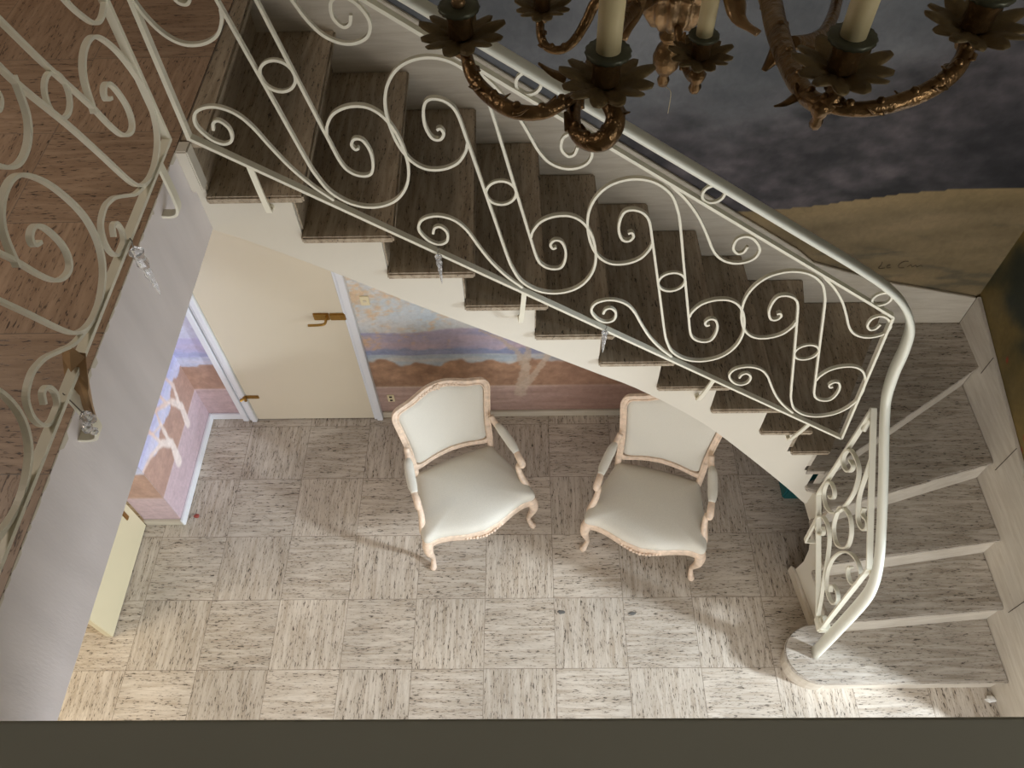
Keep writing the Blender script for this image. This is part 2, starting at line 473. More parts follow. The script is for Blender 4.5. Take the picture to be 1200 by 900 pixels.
# baseboards
def base_x(name, x0, x1, y, h=.06, t=.016, mat='skirt'):
    return struct(name, MB().box((x0,y-t,0),(x1,y,h)), M[mat], bevel=.003)
base_x('baseboard_back', 1.287, XR, YW)
base_x('baseboard_nook_back', .126, .335, YW, mat='trim')
struct('baseboard_nook', MB().box((.11,-.718,0),(.126,YW,.06)), M['trim'], bevel=.003)
struct('baseboard_nook_return', MB().box((-.12,-.718,0),(.11,-.702,.06)), M['skirt'], bevel=.003)

# door in the back wall
tl = MB(); tl.box((.335,.045,0),(.372,YW,2.1)); tl.box((.378,.052,0),(.392,YW,2.1)); tl.box((.396,.038,0),(.43,YW,2.1)); tl.box((.372,.066,0),(.396,YW,2.1))
struct('trim_2', tl, M['trim'], bevel=.004)
tr = MB(); tr.box((1.226,.05,0),(1.242,YW,2.1)); tr.box((1.246,.04,0),(1.285,YW,2.1))
struct('trim_3', tr, M['trim'], bevel=.004)
d1 = MB().box((.432,.058,.008),(1.226,YW-.001,2.1)).build('door_1', M['door'], bevel=.003); d1['kind'] = 'structure'
# brass rim plate with lever
MB().box((1.052,.048,1.042),(1.142,.058,1.10)).box((1.146,.044,1.045),(1.236,.058,1.098)).build('door_plate', M['brass'], d1, bevel=.004, label='brass rim lock plates')
lv = MB(); lv.tube(crom([(1.128,.05,1.075),(1.128,.02,1.075),(1.122,-.002,1.072),(1.09,-.008,1.07),(1.03,-.008,1.068)], 5), .008, 8)
lv.build('door_lever', M['brass'], d1, smooth=True, label='brass lever handle')
h1 = MB(); h1.box((.43,.05,.262),(.515,.058,.292)); h1.tube([(.425,.044,.25),(.425,.044,.305)], .011, 10); h1.tube([(.425,.036,.284),(.40,.020,.284)], .009, 8)
h1.build('door_hinge', M['brass'], d1, bevel=.002, label='brass hinge low on the left edge')
# open leaf on the left
d2 = MB().box((-.16,-1.415,.008),(-.12,-.72,2.1)).build('door_2', M['leaf'], bevel=.003); d2['kind'] = 'structure'
MB().box((-.12,-.80,.24),(-.113,-.772,.335)).build('door_hinge', M['brass'], d2, bevel=.002, label='brass hinge plate')

# ------------------------------------------------------------------ staircase
ST = thing('staircase', (2.6,-.4,0), 'travertine staircase with white plaster side climbing the painted back wall', 'staircase')
RISE = .1806; R2 = 1.51/8
def zk(k): return ZU-RISE*k if k <= 8 else (16-k)*R2
O = {}; W = {}
for k in range(0, 9): O[k] = (1.28+.2642*k, -.90); W[k] = (1.28+.2642*k-.022, .06)
O[9] = (3.586,-.90); W[9] = (3.741,.06)
O[10] = (3.721,-.90); W[10] = (4.25,.06)
O[11] = (3.755,-.905); W[11] = (4.74,-.258)
O[12] = (3.765,-1.03); W[12] = (4.74,-.75)
O[13] = (3.785,-1.242); W[13] = (4.74,-1.11)
O[14] = (3.812,-1.484); W[14] = (4.74,-1.412)
O[15] = (3.83,-1.738); W[15] = (4.74,-1.735)
TH = .03
XI = lambda y: 3.78-(y+.875)*.15      # plaster face of the lower flight, slightly out of square
def back_off(k, d):
    """nose line k moved back up the stair by d"""
    if k <= 10:
        a, b = Vector(O[k]), Vector(W[k])
    else: a, b = Vector(O[k]), Vector(W[k])
    t = (b-a).normalized(); n = Vector((-t.y, t.x)) if k <= 10 else Vector((-t.y, t.x))
    return a+n*d, b+n*d
for k in range(0, 16):
    z = zk(k)
    if k == 0:
        poly = [(1.2,-.85), (1.28,-.85), W[0], (1.2,.06)]
    elif k == 11:
        a, b = back_off(10, .05)
        poly = [O[11], W[11], (4.74,.06), (W[10][0]-.05,.06), (3.662,-.90), (3.755,-.90)]
    elif k == 15:
        arc = [(3.83+.185*math.cos(t)*1.08, -1.575+.163*math.sin(t)) for t in [math.radians(a) for a in range(-90,-255,-15)]]
        arc = [(3.80+.185*math.cos(math.radians(a))-.0, -1.583+.157*math.sin(math.radians(a))) for a in range(268, 88, -12)]
        poly = [W[15], (3.83,-1.74)] + arc + [(3.86,-1.42), (4.74,-1.37)]
    else:
        a, b = back_off(k-1, .05)
        if k >= 12: poly = [O[k], W[k], tuple(b), tuple(a)]
        else: poly = [O[k], W[k], (W[k-1][0]-.05,.06), (O[k-1][0]-.05,-.90)]
    if k >= 12 and k < 15:   # keep the slab inside the side wall line
        poly = [poly[0], poly[1], (4.74, poly[2][1]), (O[k-1][0], poly[3][1])]
    if k == 12: poly = [O[12], W[12], (4.74,-.21), (3.82,-.82), (3.715,-.86), (3.715,-.90), (3.765,-.915)]
    mb = MB().prism([(p[0],p[1],z-TH) for p in poly], (0,0,TH))
    mb.build('tread', M['tread_y' if k <= 10 else 'tread_x'], ST, bevel=.006)
    # riser under the nose
    if k == 15:
        pr = [(x*1.0+(4.0-x)*.06, y+(-1.58-y)*.10) for x, y in arc]
        rp = [(4.74,-1.71),(3.83,-1.715)]+pr+[(4.74,-1.42)]
        MB().prism([(x,y,0) for x,y in rp], (0,0,z-TH)).build('riser', M['riser'], ST)
        continue
    zb = zk(k+1) if k < 15 else 0
    oh = .045 if k <= 10 else .012
    a, b = back_off(k, oh); a2, b2 = back_off(k, oh+.02)
    if k <= 8: a.y = a2.y = -.86
    if k >= 12: a = Vector((XI(a.y)+.006, a.y)); a2 = Vector((XI(a2.y)+.006, a2.y))
    if k in (9,10,11):
        f = lambda p, q: p+(q-p)*((-.868-p.y)/(q.y-p.y))
        a, a2 = f(a, b), f(a2, b2)
    q = [a, b, b2, a2]
    MB().prism([(p.x,p.y,zb) for p in q], (0,0,z-TH-zb)).build('riser', M['tread_y' if k <= 9 else 'riser'], ST)

# white plaster side: stepped top, sagging underside, turning the corner down to the floor
path = [(1.2,-.875)]; 
low_pts = [(1.197,2.616),(1.329,2.546),(1.577,2.392),(1.878,2.194),(2.196,1.995),(2.551,1.768),(2.724,1.658),(2.955,1.472),(3.118,1.316),(3.302,1.108),(3.504,.87),(3.66,.68),(3.74,.575),(3.785,.525)]
def low(x):
    for (x0,z0),(x1,z1) in zip(low_pts, low_pts[1:]):
        if x <= x1: return z0+(z1-z0)*(x-x0)/(x1-x0)
    return low_pts[-1][1]
tops = [(1.2,ZU-TH),(O[0][0]-.05,ZU-TH)]
for k in range(1, 9):
    tops += [(O[k-1][0]-.05, zk(k)-TH), (O[k][0]-.05, zk(k)-TH)]
tops += [(O[8][0]-.05, zk(9)-TH),(3.525,zk(9)-TH),(3.525,zk(10)-TH),(3.663,zk(10)-TH),(3.663,zk(11)-TH),(3.72,zk(11)-TH),(3.72,zk(12)-TH),(3.786,zk(12)-TH)]
lower = [(x, z) for x, z in crom(low_pts, 4)]
side = MB()
poly = [(x,-.875,z) for x, z in tops] + [(3.786,-.875,.525)] + [(x,-.875,z) for x, z in reversed(lower)]
side.prism(poly, (0,.04,0))
# soffit following the underside back to the wall
for (x0,z0),(x1,z1) in zip(lower, lower[1:]):
    side.prism([(x0,-.84,z0),(x1,-.84,z1),(x1,-.84,z1+.04),(x0,-.84,z0+.04)], (0,.90,0))
side.build('side_wall', M['white_wall'], ST, label='white plaster side of the stair')
inner = MB()
ypoly = [(-.86,zk(12)-TH),(-.985,zk(12)-TH),(-.985,zk(13)-TH),(-1.20,zk(13)-TH),(-1.20,zk(14)-TH),(-1.44,zk(14)-TH),(-1.44,0),(-1.05,0),(-1.066,.10),(-1.078,.22),(-1.062,.34),(-1.02,.43),(-.95,.49),(-.875,.51),(-.86,.51)]
inner.prism([(XI(y),y,z) for y, z in ypoly], (.04,0,0))
inner.build('side_wall', M['white_wall'], ST, label='white plaster side of the lower winding flight')
MB().prism([(XI(-1.44)-.022,-1.44,0),(XI(-1.44),-1.44,0),(XI(-1.05),-1.05,0),(XI(-1.05)-.022,-1.04,0)], (0,0,.075)).build('plinth', M['skirt_y'], ST, bevel=.004)
# landing end block
MB().box((1.2,-.905,2.80),(1.238,-.852,ZU+.002)).build('landing_block', M['white_wall'], ST, bevel=.004)

# travertine skirting along both walls
sk = MB()
topl = [(1.05,3.36),(2.072,2.646),(3.66,1.535),(3.76,1.445),(4.154,1.297),(4.74,1.15)]
bot = [(4.74,.80),(4.0,.86),(3.5,1.06),(1.05,2.80)]
sk.prism([(x,.06,z) for x, z in topl+bot], (0,.019,0))
sk.build('skirting', M['skirt'], ST, bevel=.003)
sk2 = MB()
tpr = [(.06,1.165),(-.5,1.03),(-.88,.945),(-1.1,.855),(-1.45,.64),(-1.75,.46),(-2.0,.31)]
sk2.prism([(4.738,y,z) for y, z in tpr+[(-2.0,.0),(.06,.0)]], (.021,0,0))
sk2.build('skirting', M['skirt_y'], ST, bevel=.003)
for y, z0, z1 in ((-.30,.94,1.08),(-.79,.74,.965),(-1.44,.40,.645)):
    MB().box((4.7365,y-.0015,z0),(4.739,y+.0015,z1)).build('skirting_joint', M['dark_seam'], ST)

# ------------------------------------------------------------------ railings
MO_A = [(-0.225,.077),(-.217,.107),(-.198,.126),(-.179,.114),(-.183,.073),(-.211,.040),(-.244,.036),(-.268,.062),(-.259,.107),(-.228,.148),(-.188,.177),(-.146,.185),(-.113,.166),(-.08,.120),(-.041,.073),(.008,.038),(.062,.018)]
MO_B = [(-.174,.51),(-.163,.522),(-.155,.51),(-.168,.482),(-.19,.473),(-.205,.501),(-.205,.548),(-.193,.590),(-.166,.616),(-.135,.624),(-.112,.605),(-.090,.529),(-.064,.431),(-.026,.286),(.012,.14),(.030,.09),(.060,.048),(.117,.041),(.184,.075),(.250,.145),(.293,.233),(.308,.322),(.294,.407),(.263,.453),(.221,.458),(.170,.425),(.124,.371),(.098,.313),(.091,.278)]
T_, D_ = .0082, .015
MG_B = [(-.194,.513),(-.174,.503),(-.177,.487),(-.195,.480),(-.216,.489),(-.234,.521),(-.245,.573),(-.234,.611),(-.206,.620),(-.167,.599),(-.137,.550),(-.104,.472),(-.062,.390),(-.021,.310),(.027,.204),(.080,.082),(.112,.036),(.159,.012),(.22,.008),(.292,.034),(.331,.080),(.344,.138),(.336,.2),(.305,.282),(.27,.337),(.235,.370),(.196,.380),(.150,.370),(.112,.338),(.086,.270)]
MG_A = [(.158,.010),(.084,.034),(.041,.064),(.0,.095),(-.025,.108),(-.062,.117),(-.106,.106),(-.127,.076),(-.130,.042),(-.117,.016),(-.088,.006),(-.062,.010),(-.047,.032),(-.052,.060),(-.071,.066),(-.088,.048)]
def motif(to3, nrm, parent, du, mat, B=None, A=None, c=(.0,.40)):
    """one repeat of the scroll work centred on its ring; to3(u, w) gives the 3D point"""
    B = B or MO_B; A = A or MO_A
    def rib(name, pts, d, closed=False, n=6):
        P = [to3(du+p[0], p[1]) for p in crom([tuple(q) for q in pts], n, closed)]
        MB().ribbon(P, T_, d, nrm, closed).build(name, mat, parent)
    rib('scroll_bar', B, D_)
    rib('scroll_bar', [(2*c[0]-u, 2*c[1]-w) for u, w in B], D_-.0012)
    rib('small_scroll', A, D_-.0024)
    rib('small_scroll', [(2*c[0]-u, 2*c[1]-w) for u, w in A], D_-.0036)
    return c
def ring3(center, r, nrm, parent, mat, name='ring'):
    n = Vector(nrm).normalized(); a = Vector((0,0,1)); b = n.cross(a)
    P = [Vector(center)+a*r*math.cos(2*PI*i/28)+b*r*math.sin(2*PI*i/28) for i in range(28)]
    MB().ribbon(P, T_, D_-.0048, nrm, True).build(name, mat, parent)

def bar(mb, a, b, t, d, nrm):
    mb.ribbon([a, b], t, d, nrm)

YR = -.97
SR = thing('stair_railing', (2.5,YR,1.5), 'cream scrolled iron banister railing along the open side of the staircase', 'railing')
sl = lambda x: 3.977-.705*x
to3 = lambda u, w: Vector((u, YR, sl(u)+w))
rm = M['rail']
for u0 in (1.602, 2.180, 2.758, 3.338):
    motif(to3, (0,1,0), SR, u0, rm)
    ring3((u0, YR, sl(u0)+.40), .046, (0,1,0), SR, rm)
MB().ribbon([(1.30,YR,sl(1.30)),(3.675,YR,sl(3.675))], .010, .024, (0,1,0)).build('bottom_rail', rm, SR)
MB().ribbon([(1.30,YR,sl(1.30)+.79),(3.48,YR,sl(3.48)+.79),(3.592,YR,2.234)], .010, .024, (0,1,0)).build('top_rail', rm, SR)
MB().ribbon([(1.30,YR,sl(1.30)-.005),(1.30,YR,sl(1.30)+.80)], .012, .022, (0,1,0)).build('end_bar', rm, SR)
MB().ribbon([(3.675,YR,sl(3.675)),(3.592,YR,2.234)], .010, .024, (0,1,0)).build('end_bar', rm, SR)
# handrail: down the flight, over the turn, down the lower flight to the first step
hr = [(1.20,YR,3.977),(1.6,YR,3.705),(2.158,YR,3.325),(2.831,YR,2.867),(3.168,YR,2.636),(3.358,YR,2.506),(3.515,YR,2.388),(3.613,YR,2.288),(3.680,YR,2.17),(3.708,YR-.002,2.04),(3.722,YR-.004,1.90),(3.748,YR-.012,1.74),(3.754,-1.03,1.665),(3.755,-1.12,1.585),(3.755,-1.26,1.47),(3.755,-1.40,1.345),(3.755,-1.50,1.24),(3.758,-1.558,1.12),(3.765,-1.575,.96),(3.77,-1.578,.6),(3.77,-1.58,.19)]
hp = crom(hr, 6)
MB().tube(hp, [.0265+.0075*max(0, min(1, (2.45-p.z)/.6)) for p in hp], 16, sx=1.0, sy=.46, up=(0,0,1), power=2.8).build('handrail', M['handrail'], SR, smooth=True)
for x in (1.70, 2.265, 2.829, 3.518):
    zc = (sl(x)+.79 + 3.325-.681*(x-2.158))/2 + .002 if x < 3.4 else 2.328
    ring3((x, YR, zc), .034 if x < 3.4 else .033, (0,1,0), SR, rm, 'spacer_ring')
# stays bolted to the plaster side
for x in (1.44, 2.248, 3.015, 3.50):
    zt = sl(x); P = crom([(x,YR,zt),(x-.006,YR+.022,zt-.10),(x-.014,YR+.055,zt-.225),(x-.016,YR+.070,zt-.245),(x-.016,-.874,zt-.248)], 4)
    mb = MB().ribbon(P, .008, .018, (1,0,0)); mb.tube([(x-.016,-.872,zt-.248),(x-.016,-.886,zt-.248)], .011, 10)
    mb.build('stay', rm, SR)
# lower panel beside the winding steps (plane X = 3.75)
XP = 3.75
fr = [(-.955,1.60),(-1.495,1.14),(-1.515,.425),(-1.468,.405),(-.955,.80)]
P3 = lambda y, z: Vector((XP, y, z))
for name, a, b in (('end_bar',(-.955,1.60),(-.955,.80)),('bottom_rail',(-.955,.80),(-1.468,.405)),('top_rail',(-.955,1.60),(-1.495,1.14)),('end_bar',(-1.495,1.14),(-1.525,.44))):
    MB().ribbon([P3(*a), P3(*b)], .010, .026, (1,0,0)).build(name, rm, SR)
PA = [(-1.013,1.252),(-1.049,1.266),(-1.059,1.239),(-1.041,1.193),(-1.003,1.171),(-.972,1.180),(-.958,1.22),(-.968,1.276),(-1.016,1.307),(-1.07,1.318),(-1.113,1.297),(-1.149,1.221),(-1.158,1.128),(-1.154,1.033),(-1.141,.973),(-1.116,.911),(-1.066,.862),(-1.016,.854),(-.978,.875),(-.963,.935),(-.985,.985),(-1.034,1.000),(-1.062,.979),(-1.053,.942),(-1.028,.926)]
PB = [(-1.118,1.455),(-1.15,1.36),(-1.178,1.272),(-1.207,1.220),(-1.242,1.186),(-1.272,1.164),(-1.310,1.168),(-1.342,1.2),(-1.340,1.236),(-1.314,1.250),(-1.290,1.226),(-1.268,1.228),(-1.258,1.255)]
PL = [(-1.42,.965),(-1.408,.950),(-1.408,.925),(-1.430,.906),(-1.469,.912),(-1.497,.948),(-1.504,1.006),(-1.476,1.048),(-1.42,1.044),(-1.363,.997),(-1.318,.912),(-1.296,.79),(-1.314,.694),(-1.352,.634),(-1.415,.612),(-1.475,.642),(-1.490,.702),(-1.465,.735),(-1.415,.720),(-1.395,.68),(-1.416,.65)]
PC = [(-1.452,.42),(-1.40,.51),(-1.331,.61),(-1.271,.715),(-1.202,.80),(-1.135,.820),(-1.073,.786),(-1.049,.725),(-1.064,.680),(-1.108,.675),(-1.142,.712),(-1.143,.750),(-1.115,.752)]
for pts in (PA, PB, PL, PC):
    MB().ribbon([P3(*q) for q in crom(smooth_pts(crom(pts, 5), 3), 1)], T_, .020, (1,0,0)).build('scroll_bar', rm, SR)
P = crom([(-1.140,1.030),(-1.215,1.090),(-1.290,1.060),(-1.322,.980),(-1.290,.900),(-1.245,.865),(-1.180,.882),(-1.145,.950)], 6, True)
MB().ribbon([P3(*q) for q in P], T_, .020, (1,0,0), True).build('ring', rm, SR)
mb = MB(); mb.box((3.735,-1.535,.378),(3.80,-1.455,.425)); mb.box((3.745,-1.52,.42),(3.775,-1.47,.46)); mb.build('foot_block', rm, SR, bevel=.008)
mb = MB().ribbon(crom([(3.748,-1.045,.735),(3.735,-1.07,.66),(3.722,-1.096,.575),(3.722,-1.10,.555),(3.735,-1.10,.545),(3.82,-1.10,.54)], 4), .012, .020, (0,1,0)); mb.build('stay', rm, SR)
mb = MB().tube([(3.765,-1.49,1.13),(3.765,-1.555,1.10)], .013, 10); mb.build('joint', rm, SR, smooth=True)
mb = MB().tube(crom([(3.752,-.975,1.45),(3.765,-.955,1.50),(3.755,-.99,1.55)], 4), .012, 8); mb.build('joint', rm, SR, smooth=True)

# gallery railing (plane X = 1.26)
XG = 1.26; ZB = 3.09
GR = thing('gallery_railing', (XG,-1.9,ZB), 'cream scrolled iron balustrade railing edging the brown gallery floor', 'railing')
g3 = lambda u, w: Vector((XG, u, ZB+w))
for u0 in (-1.366, -1.852, -2.338):
    motif(g3, (1,0,0), GR, u0, rm, MG_B, MG_A, (-.008,.38))
    ring3((XG, u0-.006, ZB+.38), .046, (1,0,0), GR, rm)
MB().ribbon([g3(-1.366+u, w) for u, w in crom([(.343,.392),(.300,.379),(.261,.387),(.226,.423),(.191,.478),(.160,.56),(.150,.625),(.165,.684),(.201,.73),(.272,.755),(.338,.757)], 6)], T_, D_-.002, (1,0,0)).build('scroll_bar', rm, GR)
MB().ribbon([g3(-1.366+u, w) for u, w in crom([(.300,.757),(.262,.70),(.248,.60),(.256,.545),(.282,.520),(.305,.535),(.308,.57),(.292,.585),(.278,.568)], 6)], T_, D_-.004, (1,0,0)).build('small_scroll', rm, GR)
MB().ribbon([(XG,-1.02,ZB),(XG,-2.72,ZB)], .010, .024, (1,0,0)).build('bottom_rail', rm, GR)
MB().ribbon([(XG,-1.02,ZB+.79),(XG,-2.72,ZB+.79)], .010, .024, (1,0,0)).build('top_rail', rm, GR)
MB().ribbon([(XG,-1.02,ZB-.005),(XG,-1.02,ZB+.80)], .012, .022, (1,0,0)).build('end_bar', rm, GR)
MB().tube([(XG,-.99,ZB+.905),(XG,-2.722,ZB+.905)], .0265, 16, sx=1.0, sy=.46, up=(0,0,1), power=2.8).build('handrail', M['handrail'], GR, smooth=True)
for y in (-1.2,-1.78,-2.36): ring3((XG,y,ZB+.84), .045, (1,0,0), GR, rm, 'spacer_ring')
for y in (-1.11,-1.867,-2.5):
    P = crom([(XG-.003,y,ZB),(XG-.003,y,ZB-.13),(XG-.01,y,ZB-.175),(XG-.03,y,ZB-.19),(1.20,y,ZB-.19)], 4)
    MB().ribbon(P, .008, .030, (0,1,0)).build('stay', rm, GR)

# ------------------------------------------------------------------ hanging glass drops
def icicle(loc, L, label, r=.011):
    t = thing('glass_icicle', loc, label, 'ornament', 'glass drops hung on the railings')
    x, y, z = loc
    prof = []
    n = 16
    for i in range(n+1):
        s = i/n
        rr = r*(1-s)**.75*(1+.18*math.sin(s*26))*(.45 if i == 0 else 1)+.0008
        prof.append((rr, -.02-L*s))
    MB().lathe(prof, loc, 8).build('drop', M['glass'], t, smooth=False)
    MB().tube(crom([(x,y+.004,z+.012),(x+.004,y,z+.004),(x,y,z-.008),(x,y,z-.022)], 4), .0014, 6).build('hook', M['wire'], t, smooth=True)
icicle((1.965,-.992,sl(1.965)+.028), .14, 'glass icicle drop hanging from the stair railing near its upper end')
icicle((2.545,-.992,sl(2.545)+.028), .13, 'glass icicle drop hanging from the stair railing mid-flight')
icicle((1.285,-1.44,3.105), .17, 'large glass icicle drop hanging against the grey gallery edge', .017)
# taped bracket with a glass bead
tp = thing('parcel_tape', (1.262,-1.83,3.04), 'scrap of brown tape wrapped round the gallery railing bracket', 'tape')
mb = MB()
mb.prism([(1.236,-1.79,3.115),(1.286,-1.795,3.11),(1.288,-1.855,3.06),(1.282,-1.885,2.985),(1.250,-1.88,2.985),(1.238,-1.84,3.07)], (.002,.006,.004))
mb.prism([(1.238,-1.80,3.11),(1.262,-1.79,3.135),(1.286,-1.80,3.11),(1.262,-1.83,3.10)], (0,.004,.003))
mb.build('tape_band', M['tape'], tp)
bd = thing('glass_bead', (1.285,-1.90,3.03), 'cluster of clear glass beads tied beside the brown tape', 'ornament')
mb = MB()
for dx, dy, dz, r in ((0,0,0,.014),(.004,-.022,-.012,.012),(-.004,.012,-.026,.011),(.003,-.012,-.04,.009)):
    mb.lathe([(r*math.sin(PI*i/6)+.0005, r*math.cos(PI*i/6)) for i in range(7)], (1.285+dx,-1.90+dy,3.03+dz), 7)
mb.build('bead', M['glass'], bd)
MB().tube([(1.285,-1.90,3.045),(1.262,-1.885,3.10)], .0012, 6).build('thread', M['wire'], bd)

# ------------------------------------------------------------------ armchairs
def armchair(loc, rot, label):
    t = thing('armchair', (0,0,0), label, 'armchair', 'pair of cream armchairs under the stair')
    w, fb_ = M['wood'], M['fabric']
    # seat outline, front at y < 0
    half = [(0,-.088),(.10,-.072),(.20,-.040),(.27,-.026),(.325,-.030),(.343,-.008),(.335,.06),(.300,.20),(.262,.33),(.243,.395)]
    outl = crom([(x, y) for x, y in half], 4)
    outl = [(p.x, p.y) for p in outl] + [(.12,.405),(0,.408),(-.12,.405)] + [(-p.x, p.y) for p in reversed(outl[1:])]
    cx, cy = 0, .17
    def ringv(s, z):
        q = max(0.0, min(1.0, (.93-s)/.5)); out = []
        for x, y in outl:
            a = math.atan2((y-cy)/.235, (x-cx)/.285); ex, ey = .285*math.cos(a), .235*math.sin(a)
            out.append((cx+((x-cx)*(1-q)+ex*q)*s, cy+((y-cy)*(1-q)+ey*q)*s, z))
        return out
    n = len(outl)
    def shell(rings, capb=True):
        V = []; F = []
        for r in rings: V += r
        for i in range(len(rings)-1):
            for k in range(n):
                l = (k+1) % n; F.append((i*n+k, i*n+l, (i+1)*n+l, (i+1)*n+k))
        if capb: F.append(tuple(range(n-1,-1,-1)))
        b = (len(rings)-1)*n; c = len(V)
        zc = rings[-1][0][2]
        V.append((cx, cy, zc+.002)); F += [(b+k, b+(k+1) % n, c) for k in range(n)]
        return V, F
    cush = [ringv(.965,.355), ringv(.995,.375), ringv(1.0,.395), ringv(.985,.413), ringv(.945,.427), ringv(.88,.438), ringv(.78,.446), ringv(.65,.452), ringv(.5,.456), ringv(.33,.459), ringv(.15,.460)]
    V, F = shell(cush)
    obj('seat_cushion', V, F, fb_, t, smooth=True)
    # frame rail below the cushion, deeper at its middle
    rail = []
    def dip(x, y): return .018*math.exp(-(x/.12)**2) if y < .0 else 0
    for s, z in ((.955,.300),(.985,.298),(1.0,.318),(.99,.338),(1.008,.352),(1.0,.364),(.97,.366)):
        rail.append([(cx+(x-cx)*s, cy+(y-cy)*s, z-(dip(x,y) if z < .33 else 0)) for x, y in outl])
    V, F = shell(rail); fr_ = obj('seat_frame', V, F, w, t, smooth=True)
    mb = MB()
    for k in range(-7, 8):
        x = k*.018; y = -.091+abs(x)**2*2.2
        rr0 = .0105 if k % 3 == 0 else .0075
        mb.lathe([(rr0*math.sin(PI*i/5)+.0004, rr0*math.cos(PI*i/5)) for i in range(6)], (x, y-.001, .318-.006*(abs(k) < 3)), 8)
    mb.build('carving', w, fr_, smooth=True)
    # legs
    for sgn in (-1, 1):
        P = crom([(sgn*.305,.015,.365),(sgn*.325,-.008,.315),(sgn*.330,-.022,.25),(sgn*.318,-.005,.15),(sgn*.310,.010,.075),(sgn*.318,-.004,.030),(sgn*.326,-.018,.012),(sgn*.328,-.022,.0)], 4)
        rr = crom([(.026,0),(.032,0),(.026,0),(.018,0),(.0135,0),(.016,0),(.020,0),(.016,0)], 4)
        MB().tube(P, [r.x for r in rr], 12, up=(0,1,0)).build('leg', w, t, smooth=True)
        P = crom([(sgn*.222,.385,.36),(sgn*.224,.395,.26),(sgn*.226,.425,.13),(sgn*.228,.455,.0)], 4)
        rr = crom([(.024,0),(.022,0),(.017,0),(.015,0)], 4)
        MB().tube(P, [r.x for r in rr], 10, up=(0,1,0)).build('leg', w, t, smooth=True)
    # back: outline in (x, z), tilted
    tilt = lambda z: .392+(z-.45)*.19
    hb = [(0,.500),(.10,.492),(.19,.478),(.232,.490),(.238,.53),(.240,.62),(.250,.74),(.262,.85),(.266,.91),(.250,.948),(.215,.958),(.16,.966),(.10,.990),(.05,1.008),(0,1.013)]
    R_ = crom(hb, 5)
    full = [(p.x, p.y) for p in R_] + [(-p.x, p.y) for p in reversed(R_[1:-1])]
    bow = lambda x: .03*(x/.26)**2*-1.0
    pt = lambda x, z, d=0: Vector((x, tilt(z)+bow(x)+.025+d, z))
    nB = len(full)
    bf = MB(); bf.tube([pt(x, z) for x, z in full], .0185, 12, sx=1.0, sy=.85, closed=True, up=(0,1,0))
    def inset(s): return [(x*s, .742+(z-.742)*(1-(1-s)*.95)) for x, z in full]
    bf.tube([pt(x, z, -.014) for x, z in inset(.945)], .0058, 8, closed=True, up=(0,1,0))
    bf.tube([pt(x, z, -.010) for x, z in inset(1.055)], .0050, 8, closed=True, up=(0,1,0))
    for sgn in (-1, 1):       # side stiles down to the rail, with small feet
        bf.tube(crom([pt(sgn*.240,.60),pt(sgn*.238,.52),(sgn*.238,.395,.45),(sgn*.236,.388,.40),(sgn*.232,.385,.345)], 4), .020, 10, up=(0,1,0))
    bfo = bf.build('back_frame', w, t, smooth=True)
    mb = MB()
    for k in range(-6, 7):
        x = k*.0175; z = 1.014-abs(x)**1.6*.9; r = .015 if k == 0 else .0105-.0004*abs(k)
        mb.lathe([(r*math.sin(PI*i/5)+.0004, r*math.cos(PI*i/5)) for i in range(6)], pt(x, z-.004, -.014), 8)
    for a in range(5):
        q = 2*PI*a/5; mb.lathe([(.008*math.sin(PI*i/5)+.0004, .008*math.cos(PI*i/5)) for i in range(6)], pt(.017*math.cos(q), 1.008+.015*math.sin(q), -.018), 8)
    mb.build('carving', w, bfo, smooth=True)
    # padded panel front and back
    V = []; F = []
    levels = [(.945,.004),(.90,-.012),(.80,-.021),(.6,-.028),(.35,-.031),(.12,-.032)]
    rows = [[pt(x, z, d) for x, z in inset(s)] for s, d in levels]
    rowsb = [[pt(x, z, .012-d*.6) for x, z in inset(s)] for s, d in levels]
    for r in rows + rowsb: V += r
    Lr = len(levels)
    for bb in (0, Lr):
        for i in range(Lr-1):
            for k in range(nB):
                l = (k+1) % nB; F.append(((bb+i)*nB+k, (bb+i)*nB+l, (bb+i+1)*nB+l, (bb+i+1)*nB+k))
        c = len(V); rr_ = (rows if bb == 0 else rowsb)[-1]
        V.append(sum(rr_, Vector())/nB); b = (bb+Lr-1)*nB
        F += [(b+k, b+(k+1) % nB, c) for k in range(nB)]
    for k in range(nB):
        l = (k+1) % nB; F.append((k, l, Lr*nB+l, Lr*nB+k))
    obj('back_upholstery', V, F, fb_, t, smooth=True)
    # arms
    for sgn in (-1, 1):
        A = crom([(sgn*.252,.395,.715),(sgn*.262,.36,.690),(sgn*.288,.26,.655),(sgn*.303,.17,.640),(sgn*.306,.115,.632),(sgn*.310,.088,.612),(sgn*.308,.092,.588),(sgn*.303,.118,.560),(sgn*.300,.125,.520),(sgn*.306,.095,.460),(sgn*.322,.055,.400),(sgn*.322,.050,.345)], 4)
        rr = crom([(.018,0),(.017,0),(.0165,0),(.017,0),(.020,0),(.020,0),(.017,0),(.0155,0),(.016,0),(.018,0),(.021,0),(.021,0)], 4)
        ar = MB().tube(A, [r.x for r in rr], 12, up=(1,0,0)).build('armrest', w, t, smooth=True)
        Pp = crom([(sgn*.266,.345,.690),(sgn*.276,.31,.686),(sgn*.290,.25,.668),(sgn*.300,.19,.655),(sgn*.303,.152,.648)], 4)
        rp = crom([(.012,0),(.025,0),(.027,0),(.026,0),(.018,0)], 4)
        MB().tube(Pp, [r.x for r in rp], 12, up=(0,0,1), sy=.8).build('arm_pad', fb_, ar, smooth=True)
    t.location = loc; t.rotation_euler = (0,0,rot)
    return t
a1 = math.atan2(-.729+.991, 2.272-1.686); a2 = math.atan2(-1.066+.883, 3.205-2.601)
